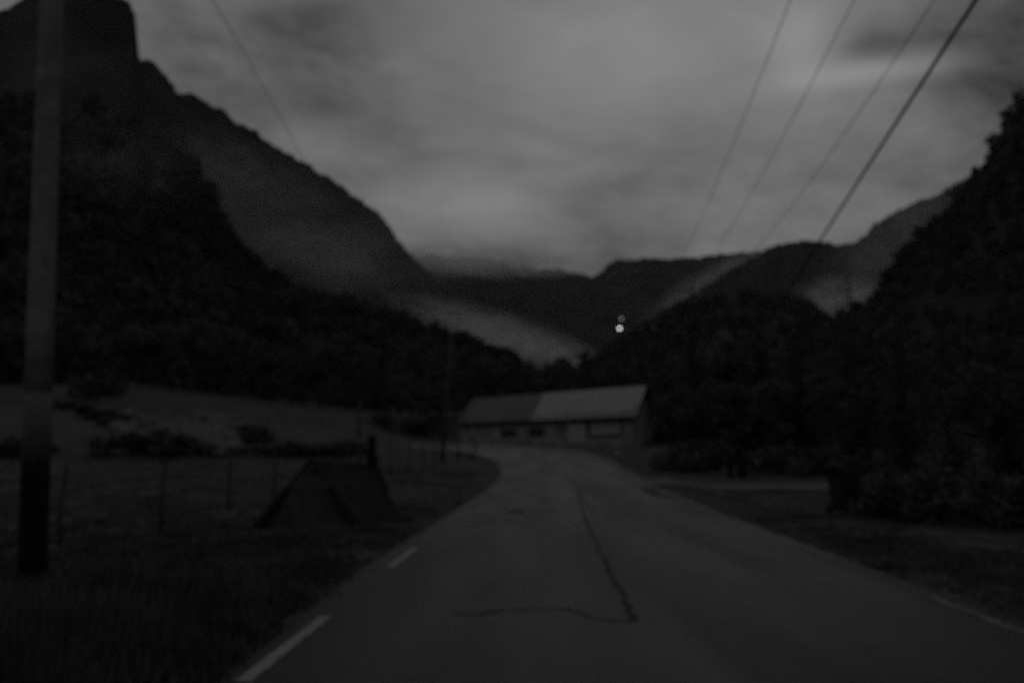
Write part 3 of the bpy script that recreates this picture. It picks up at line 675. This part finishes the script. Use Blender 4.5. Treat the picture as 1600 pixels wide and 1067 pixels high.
root = empty('gate_post', p); tag(root, 'stout dark post standing by itself on the mound left of the road', 'post')
hh = at(582, 679, 41).z - p.z
MB().tube([(0, 0, -.3), (0, 0, hh - .1), (0, 0, hh)], [.2, .185, .15], 10).build('post', M_dark(), root, True)
MB().tube([(.1, -.1, 0), (.35, -.15, hh * .35)], [.07, .06], 6).build('strut', M_dark(), root, True)
p = Vector((placed(562, 56), 56, 0)); p.z = z1(p.x, p.y)
root = empty('pasture_post', p); tag(root, 'thin grey post in the meadow behind the stout dark post', 'post')
MB().tube([(0, 0, -.3), (0, 0, 2.3)], [.09, .08], 8).build('post', M_wood(), root, True); MB().tube([(0, 0, 2.3), (0, 0, 2.6)], [.16, .13], 8).build('cap', M_dark(), root, True)

# small A-frame of sloping beams with grass grown sides
def a_frame():
    Yq = 18.5; c = Vector((placed(470, Yq), Yq, 0)); c.z = z1(c.x, c.y); root = empty('frame_shelter', c); tag(root, 'small low A-frame of dark sloping beams in the grass between fence and road', 'shelter')
    l = at(405, 812, 18) - c; apex = at(489, 722, 18.6) - c; r_ = at(566, 824, 18.2) - c; back = Vector((.9, 2.3, -.12)); bl = l + back; br = r_ + back + Vector((-.35, .3, -.1)); ab = apex + back
    mid = at(519, 765, 18.4) - c
    def beam(a, b, w0, w1, name='beam'): MB().tube([a, a.lerp(b, .5), b], [w0, (w0 + w1) / 2, w1], 6).build(name, M_dark(), root)
    f = Vector((0, -.14, .03)); beam(l - Vector((0, 0, .15)) + f, apex + f, .09, .055); beam(r_ - Vector((0, 0, .15)) + f * 1.5, mid + f * 1.5, .11, .05); beam(mid + f, apex + f, .03, .03, 'lath'); beam(apex, ab, .035, .03, 'ridge_beam'); beam(ab.lerp(br, .4) + f, ab + f, .032, .02); beam(bl, ab, .04, .03)
    # sod sides, uneven
    def slope(a, b, c_, d_, m, name, bulge):
        V = []; n = 10
        for i in range(n):
            for j in range(n):
                u, v = i / (n - 1), j / (n - 1); q = a.lerp(b, u).lerp(d_.lerp(c_, u), v); k = math.sin(math.pi * u) * math.sin(math.pi * v)
                V.append(q + Vector((0, -.02, .05)) * k * bulge + Vector((rr.uniform(-.03, .03), rr.uniform(-.03, .03), rr.uniform(-.05, .03) - .05))) 
        return link(name, mesh_np(name, V, grid_faces(n, n), True), m, root)
    sod = mat('sod', g(.034, .3), g(.02, .3), 2.5, .95, .5, 12, .1)
    slope(l, bl, ab, apex, sod, 'sod_side', 1); slope(r_, br, ab, apex, sod, 'sod_side', 2)
    for k in range(5):      # boards of the front
        f0, f1 = k / 5 + .003, (k + 1) / 5 - .003
        def top(f): x = l.x + (r_.x - l.x) * f; return apex.z + (l.z - apex.z) * max((apex.x - x) / (apex.x - l.x), (x - apex.x) / (r_.x - apex.x), 0)
        a = l.lerp(r_, f0) + Vector((0, .1, -.2)); b = l.lerp(r_, f1) + Vector((0, .1, -.2))
        MB().add([a, b, Vector((b.x, b.y, top(f1) - .02)), Vector((a.x, a.y, top(f0) - .02)), a + Vector((0, .03, 0)), b + Vector((0, .03, 0)), Vector((b.x, b.y + .03, top(f1) - .02)), Vector((a.x, a.y + .03, top(f0) - .02))],
                 [[0, 1, 2, 3], [7, 6, 5, 4], [0, 3, 7, 4], [1, 5, 6, 2], [3, 2, 6, 7], [0, 4, 5, 1]]).build('board', mat('mossy_board', g(.07, .2), g(.04, .2), 4, .9, .3, 20, .1), root)
a_frame()

# heap of field stones
def stone_mesh(seed):
    r = random.Random(seed); V = []; F = []; n = 7; m_ = 5
    off = [[r.uniform(.78, 1.18) for _ in range(n)] for _ in range(m_)]
    for j in range(m_):
        th = math.pi * (j + .5) / m_
        for i in range(n):
            a = 2 * math.pi * i / n; k = off[j][i]; V.append((math.sin(th) * math.cos(a) * k, math.sin(th) * math.sin(a) * k, math.cos(th) * k))
    for j in range(m_ - 1):
        for i in range(n): F.append([j * n + i, (j + 1) * n + i, (j + 1) * n + (i + 1) % n, j * n + (i + 1) % n])
    F += [list(range(n)), [(m_ - 1) * n + i for i in range(n)][::-1]]
    me = mesh_np('stone', V, F); me.materials.append(M_stone()); return me
SM = [stone_mesh(s) for s in range(5)]
c = hit(290, 700); root = empty('stone_heap', c); tag(root, 'overgrown heap of field stones on the far side of the left field', 'stone heap')
for i in range(150):
    px = rr.uniform(170, 385) if i > 25 else rr.uniform(300, 375); py = rr.choice((655, 660, 668, 680, 690, 700, 708)) + rr.uniform(-5, 5)
    if px < 290 and py < 668 and rr.random() < .6: continue
    p = hit(px, py); s = rr.uniform(.2, .55); o = link('stone', SM[rr.randrange(5)], None, root, p + Vector((0, 0, s * .4)) - c); o.rotation_euler = (rr.uniform(-.4, .4), rr.uniform(-.4, .4), rr.uniform(0, 6)); o.scale = (s * rr.uniform(.9, 1.7), s, s * rr.uniform(.55, .9))

# ------------------------------------------------------------------ things on the right: bin, gate posts, letter box
def wheelie_bin():
    Yq = 21.5; x = placed(1323, Yq); z = z1(x, Yq); root = empty('waste_bin', (x, Yq, z), R(12)); tag(root, 'black wheeled waste bin standing at the driveway beside the low hedge', 'waste bin')
    M_b = mat('black_plastic', g(.010), g(.007), 5, .6, 0, 1, .3)
    b = MB(); b.add([(-.30, -.27, .06), (.30, -.27, .06), (.30, .27, .06), (-.30, .27, .06), (-.37, -.36, .92), (.37, -.36, .92), (.37, .34, .92), (-.37, .34, .92)], [[3, 2, 1, 0], [4, 5, 6, 7], [0, 1, 5, 4], [1, 2, 6, 5], [2, 3, 7, 6], [3, 0, 4, 7]])
    b.box((0, -.36, .89), (.78, .05, .06)); b.box((0, .355, .89), (.78, .05, .06)); b.build('body', M_b, root)
    l = MB(); V = []; n = 8
    for i in range(n + 1):
        a = i / n; yy = -.42 + .8 * a; zz = .945 + .07 * math.sin(math.pi * a); V += [(-.4, yy, zz), (.4, yy, zz), (-.4, yy, .925), (.4, yy, .925)]
    F = []
    for i in range(n):
        k = i * 4; F += [[k, k + 1, k + 5, k + 4], [k + 2, k + 6, k + 7, k + 3], [k, k + 4, k + 6, k + 2], [k + 1, k + 3, k + 7, k + 5]]
    F += [[0, 2, 3, 1], [n * 4, n * 4 + 1, n * 4 + 3, n * 4 + 2]]; l.add(V, F); l.build('lid', mat('dull_black_plastic', g(.006), g(.004), 5, .95, 0, 1, .05), root)
    for s in (-1, 1): MB().tube([(s * .33, .3, .1), (s * .39, .3, .1)], .1, 14).build('wheel', M_b, root)
    MB().tube([(-.3, .36, .95), (-.3, .46, .98), (.3, .46, .98), (.3, .36, .95)], .018, 6).build('handle', M_b, root)
wheelie_bin()
for px, wd, hpx, lab in ((1138, .14, 712, 'thinner left one of two dark gate posts behind the driveway'), (1156, .2, 716, 'thicker right one of two dark gate posts behind the driveway')):
    x = placed(px, 41.5); z = z1(x, 41.5); h = at(px, hpx, 41.5).z - z; root = empty('gate_post', (x, 41.5, z)); tag(root, lab, 'gate post', 'gate posts at the driveway')
    MB().box((0, 0, h / 2 - .15), (wd * 1.6, wd * 1.4, h + .3)).build('post', M_tar(), root); MB().add([(-wd, -wd, h), (wd, -wd, h), (wd, wd, h), (-wd, wd, h), (0, 0, h + .1)], [[3, 2, 1, 0], [0, 1, 4], [1, 2, 4], [2, 3, 4], [3, 0, 4]]).build('cap', M_tar(), root)
x = placed(1180, 41.8); z = z1(x, 41.8); h = at(1180, 722, 41.8).z - z; root = empty('letter_box', (x, 41.8, z)); tag(root, 'small pale letter box on a thin post behind the driveway', 'letter box')
MB().tube([(0, 0, -.2), (0, 0, h - .1)], .035, 8).build('post', M_tar(), root); MB().box((0, 0, h), (.24, .2, .17)).build('box', mat('letter_box_paint', g(.15)), root); MB().box((0, -.02, h + .1), (.28, .26, .03)).build('lid', mat('letter_box_paint', g(.15)), root)

# ------------------------------------------------------------------ grass on the verges
def grass():
    r = np.random.default_rng(3); n = 75000
    d = 5 + 40 * r.random(n) ** 2.2; a = r.uniform(-.62, .62, n); x = np.tan(a) * d; y = d
    k = roaddist(x, y); keep = (k > .05) & ~((x > 4) & (y > 33.5 + np.clip(x - 14, 0, 20) * .6) & (y < 40.2 + np.clip(x - 12, 0, 20) * .7)); x, y, k = x[keep], y[keep], k[keep]
    cl = fbm(x * .8, y * .8, 3); keep = cl > -.2 + .3 * r.random(len(x)) - .08; x, y, k, cl = x[keep], y[keep], k[keep], cl[keep]
    z = zg(x, y); n = len(x); V = []; 
    for b in range(5):
        an = r.random(n) * 6.28; h = (.05 + .16 * r.random(n) ** 2 + .3 * np.clip(cl, 0, 1)) * sstep(-.2, 1.3, k + .3) * np.clip(1.25 - y / 26, .25, 1) * np.where(x < 0, .85 + 1.5 * (1 - sstep(7, 12, y)), .6) ; w_ = .012 + .0012 * y; ln = r.uniform(.1, .6, n) * h; ox = r.normal(size=n) * .07; oy = r.normal(size=n) * .07
        bx, by = x + ox, y + oy; p = np.cos(an); q = np.sin(an)
        V.append(np.stack([np.stack([bx - q * w_, by + p * w_, z - .03], 1), np.stack([bx + q * w_, by - p * w_, z - .03], 1), np.stack([bx + p * ln, by + q * ln, z + h], 1)], 1))
    V = np.concatenate(V).reshape(-1, 3); o = link('grass', mesh_np('grass', V, np.arange(len(V)).reshape(-1, 3)), M_blade()); tag(o, 'rough tufted grass on both road verges', 'grass', None, 'stuff')
grass()

# ------------------------------------------------------------------ far lamps on the valley side
from mathutils.bvhtree import BVHTree
def surface(px, py, names):
    dg = at(px, py, 100) - Vector((0, 0, EYE)); best = None
    for nme in names:
        ob = bpy.data.objects[nme]; bv = BVHTree.FromPolygons([v.co for v in ob.data.vertices], [tuple(p.vertices) for p in ob.data.polygons])
        h = bv.ray_cast(Vector((0, 0, EYE)), dg.normalized())
        if h[0] is not None and (best is None or h[3] < best[1]): best = (h[0], h[3])
    return best[0] if best else at(px, py, 1300)
for px, py, rad, em, lab in ((968, 513, 1.8, 2.5, 'bright white lamp far off on the valley side, the lower of two'), (971, 498, 1.5, .42, 'dim lamp far off on the valley side, just above the bright one')):
    s = surface(px, py + 6, ('far_mountain', 'right_mountain', 'mountain'))
    s = s * .985; L_ = at(px, py, s.y); gz = s.z - 3
    k = s.y / 1300
    root = empty('yard_lamp', (L_.x, L_.y, gz)); tag(root, lab, 'lamp', 'lamps on the far valley side')
    hz = L_.z - gz; MB().tube([(0, .6 * k, 0), (0, .6 * k, hz)], .2, 6).build('post', M_dark(), root)
    me = bpy.data.meshes.new('globe'); import bmesh; bm = bmesh.new(); bmesh.ops.create_uvsphere(bm, u_segments=12, v_segments=8, radius=rad * k); bm.to_mesh(me); bm.free()
    m = mat('lamp_glow_%d' % px, g(.8), None, emit=em); link('globe', me, m, root, (0, 0, hz))

# ------------------------------------------------------------------ air: haze and banks of mist
def vol_material(name, dens, falloff=False, ns=2.2, cut=.45):
    m = bpy.data.materials.new(name); m.use_nodes = True; T = m.node_tree; T.nodes.clear()
    out = N(T, 'ShaderNodeOutputMaterial'); v = N(T, 'ShaderNodeVolumePrincipled'); LK(T, v.outputs[0], out.inputs['Volume'])
    v.inputs['Color'].default_value = (.97, .97, .97, 1); v.inputs['Anisotropy'].default_value = .1; v.inputs['Density'].default_value = dens
    if falloff:
        tc = N(T, 'ShaderNodeTexCoord'); ln = N(T, 'ShaderNodeVectorMath', operation='LENGTH'); LK(T, tc.outputs['Object'], ln.inputs[0])
        f = mth(T, 'SUBTRACT', 1.0, ln.outputs['Value'], True); f = mth(T, 'POWER', f, 1.2)
        mp = N(T, 'ShaderNodeMapping'); mp.inputs['Scale'].default_value = (3.2, 1, 1.3); LK(T, tc.outputs['Object'], mp.inputs[0])
        n = N(T, 'ShaderNodeTexNoise'); LK(T, mp.outputs[0], n.inputs['Vector']); n.inputs['Scale'].default_value = ns; n.inputs['Detail'].default_value = 5; n.inputs['Roughness'].default_value = .6; n.inputs['Distortion'].default_value = .6
        k = mth(T, 'MULTIPLY', mth(T, 'SUBTRACT', n.outputs[0], cut - .1, True), 5.5)
        LK(T, mth(T, 'MULTIPLY', mth(T, 'MULTIPLY', f, k), dens), v.inputs['Density'])
    return m
hz = MB().box((0, 1660, 330), (5300, 3500, 682)).build('haze', vol_material('haze_air', 2.5e-5)); hz['kind'] = 'stuff'
def mist(p, q, depth, thick, dens, label, ns=1.7, cut=.45):
    """A long bank of mist from p to q."""
    p, q = Vector(p), Vector(q); c = (p + q) / 2; x = (q - p); L_ = x.length / 2; x.normalize(); up = Vector((0, 0, 1)); y = up.cross(x).normalized(); z = x.cross(y)
    import bmesh; me = bpy.data.meshes.new('mist'); bm = bmesh.new(); bmesh.ops.create_uvsphere(bm, u_segments=24, v_segments=12, radius=1); bm.to_mesh(me); bm.free()
    o = link('mist', me, vol_material('mist_air', dens, True, ns, cut)); M3 = Matrix((x * L_, y * depth, z * thick)).transposed(); o.matrix_world = Matrix.Translation(c) @ M3.to_4x4()
    tag(o, label, 'mist', None, 'stuff'); return o
mist(at(585, 452, 900), at(985, 603, 1000), 110, 13, .034, 'pale bank of mist lying in the valley behind the left wood', 2.8)
mist(at(270, 225, 560), at(660, 490, 820), 110, 30, .0045, 'thin mist hanging along the left mountain side')
mist(at(285, 190, 560), at(430, 330, 640), 60, 14, .007, 'small ragged wisp of mist high on the left mountain side', 2.6)
mist(at(390, 330, 620), at(600, 460, 760), 60, 12, .0042, 'ragged wisp of mist low on the left mountain side above the wood', 2.6)
mist(at(1000, 520, 1500), at(1220, 370, 1650), 120, 26, .008, 'thin streak of mist along the edge of the right hand mountain')
mist(at(1225, 462, 900), at(1400, 480, 900), 80, 28, .0155, 'small pale patch of mist in the hollow on the right')
mist(at(1300, 470, 1000), at(1500, 290, 1000), 120, 60, .0034, 'thin mist between the right slope and the mountain behind it')
mist(at(20, 235, 215), at(370, 265, 240), 30, 14, .0035, 'faint veil of mist before the upper left wooded slope')
mist(at(540, 398, 2500), at(960, 416, 2500), 220, 38, .018, 'low cloud dragging over the far mountain top')
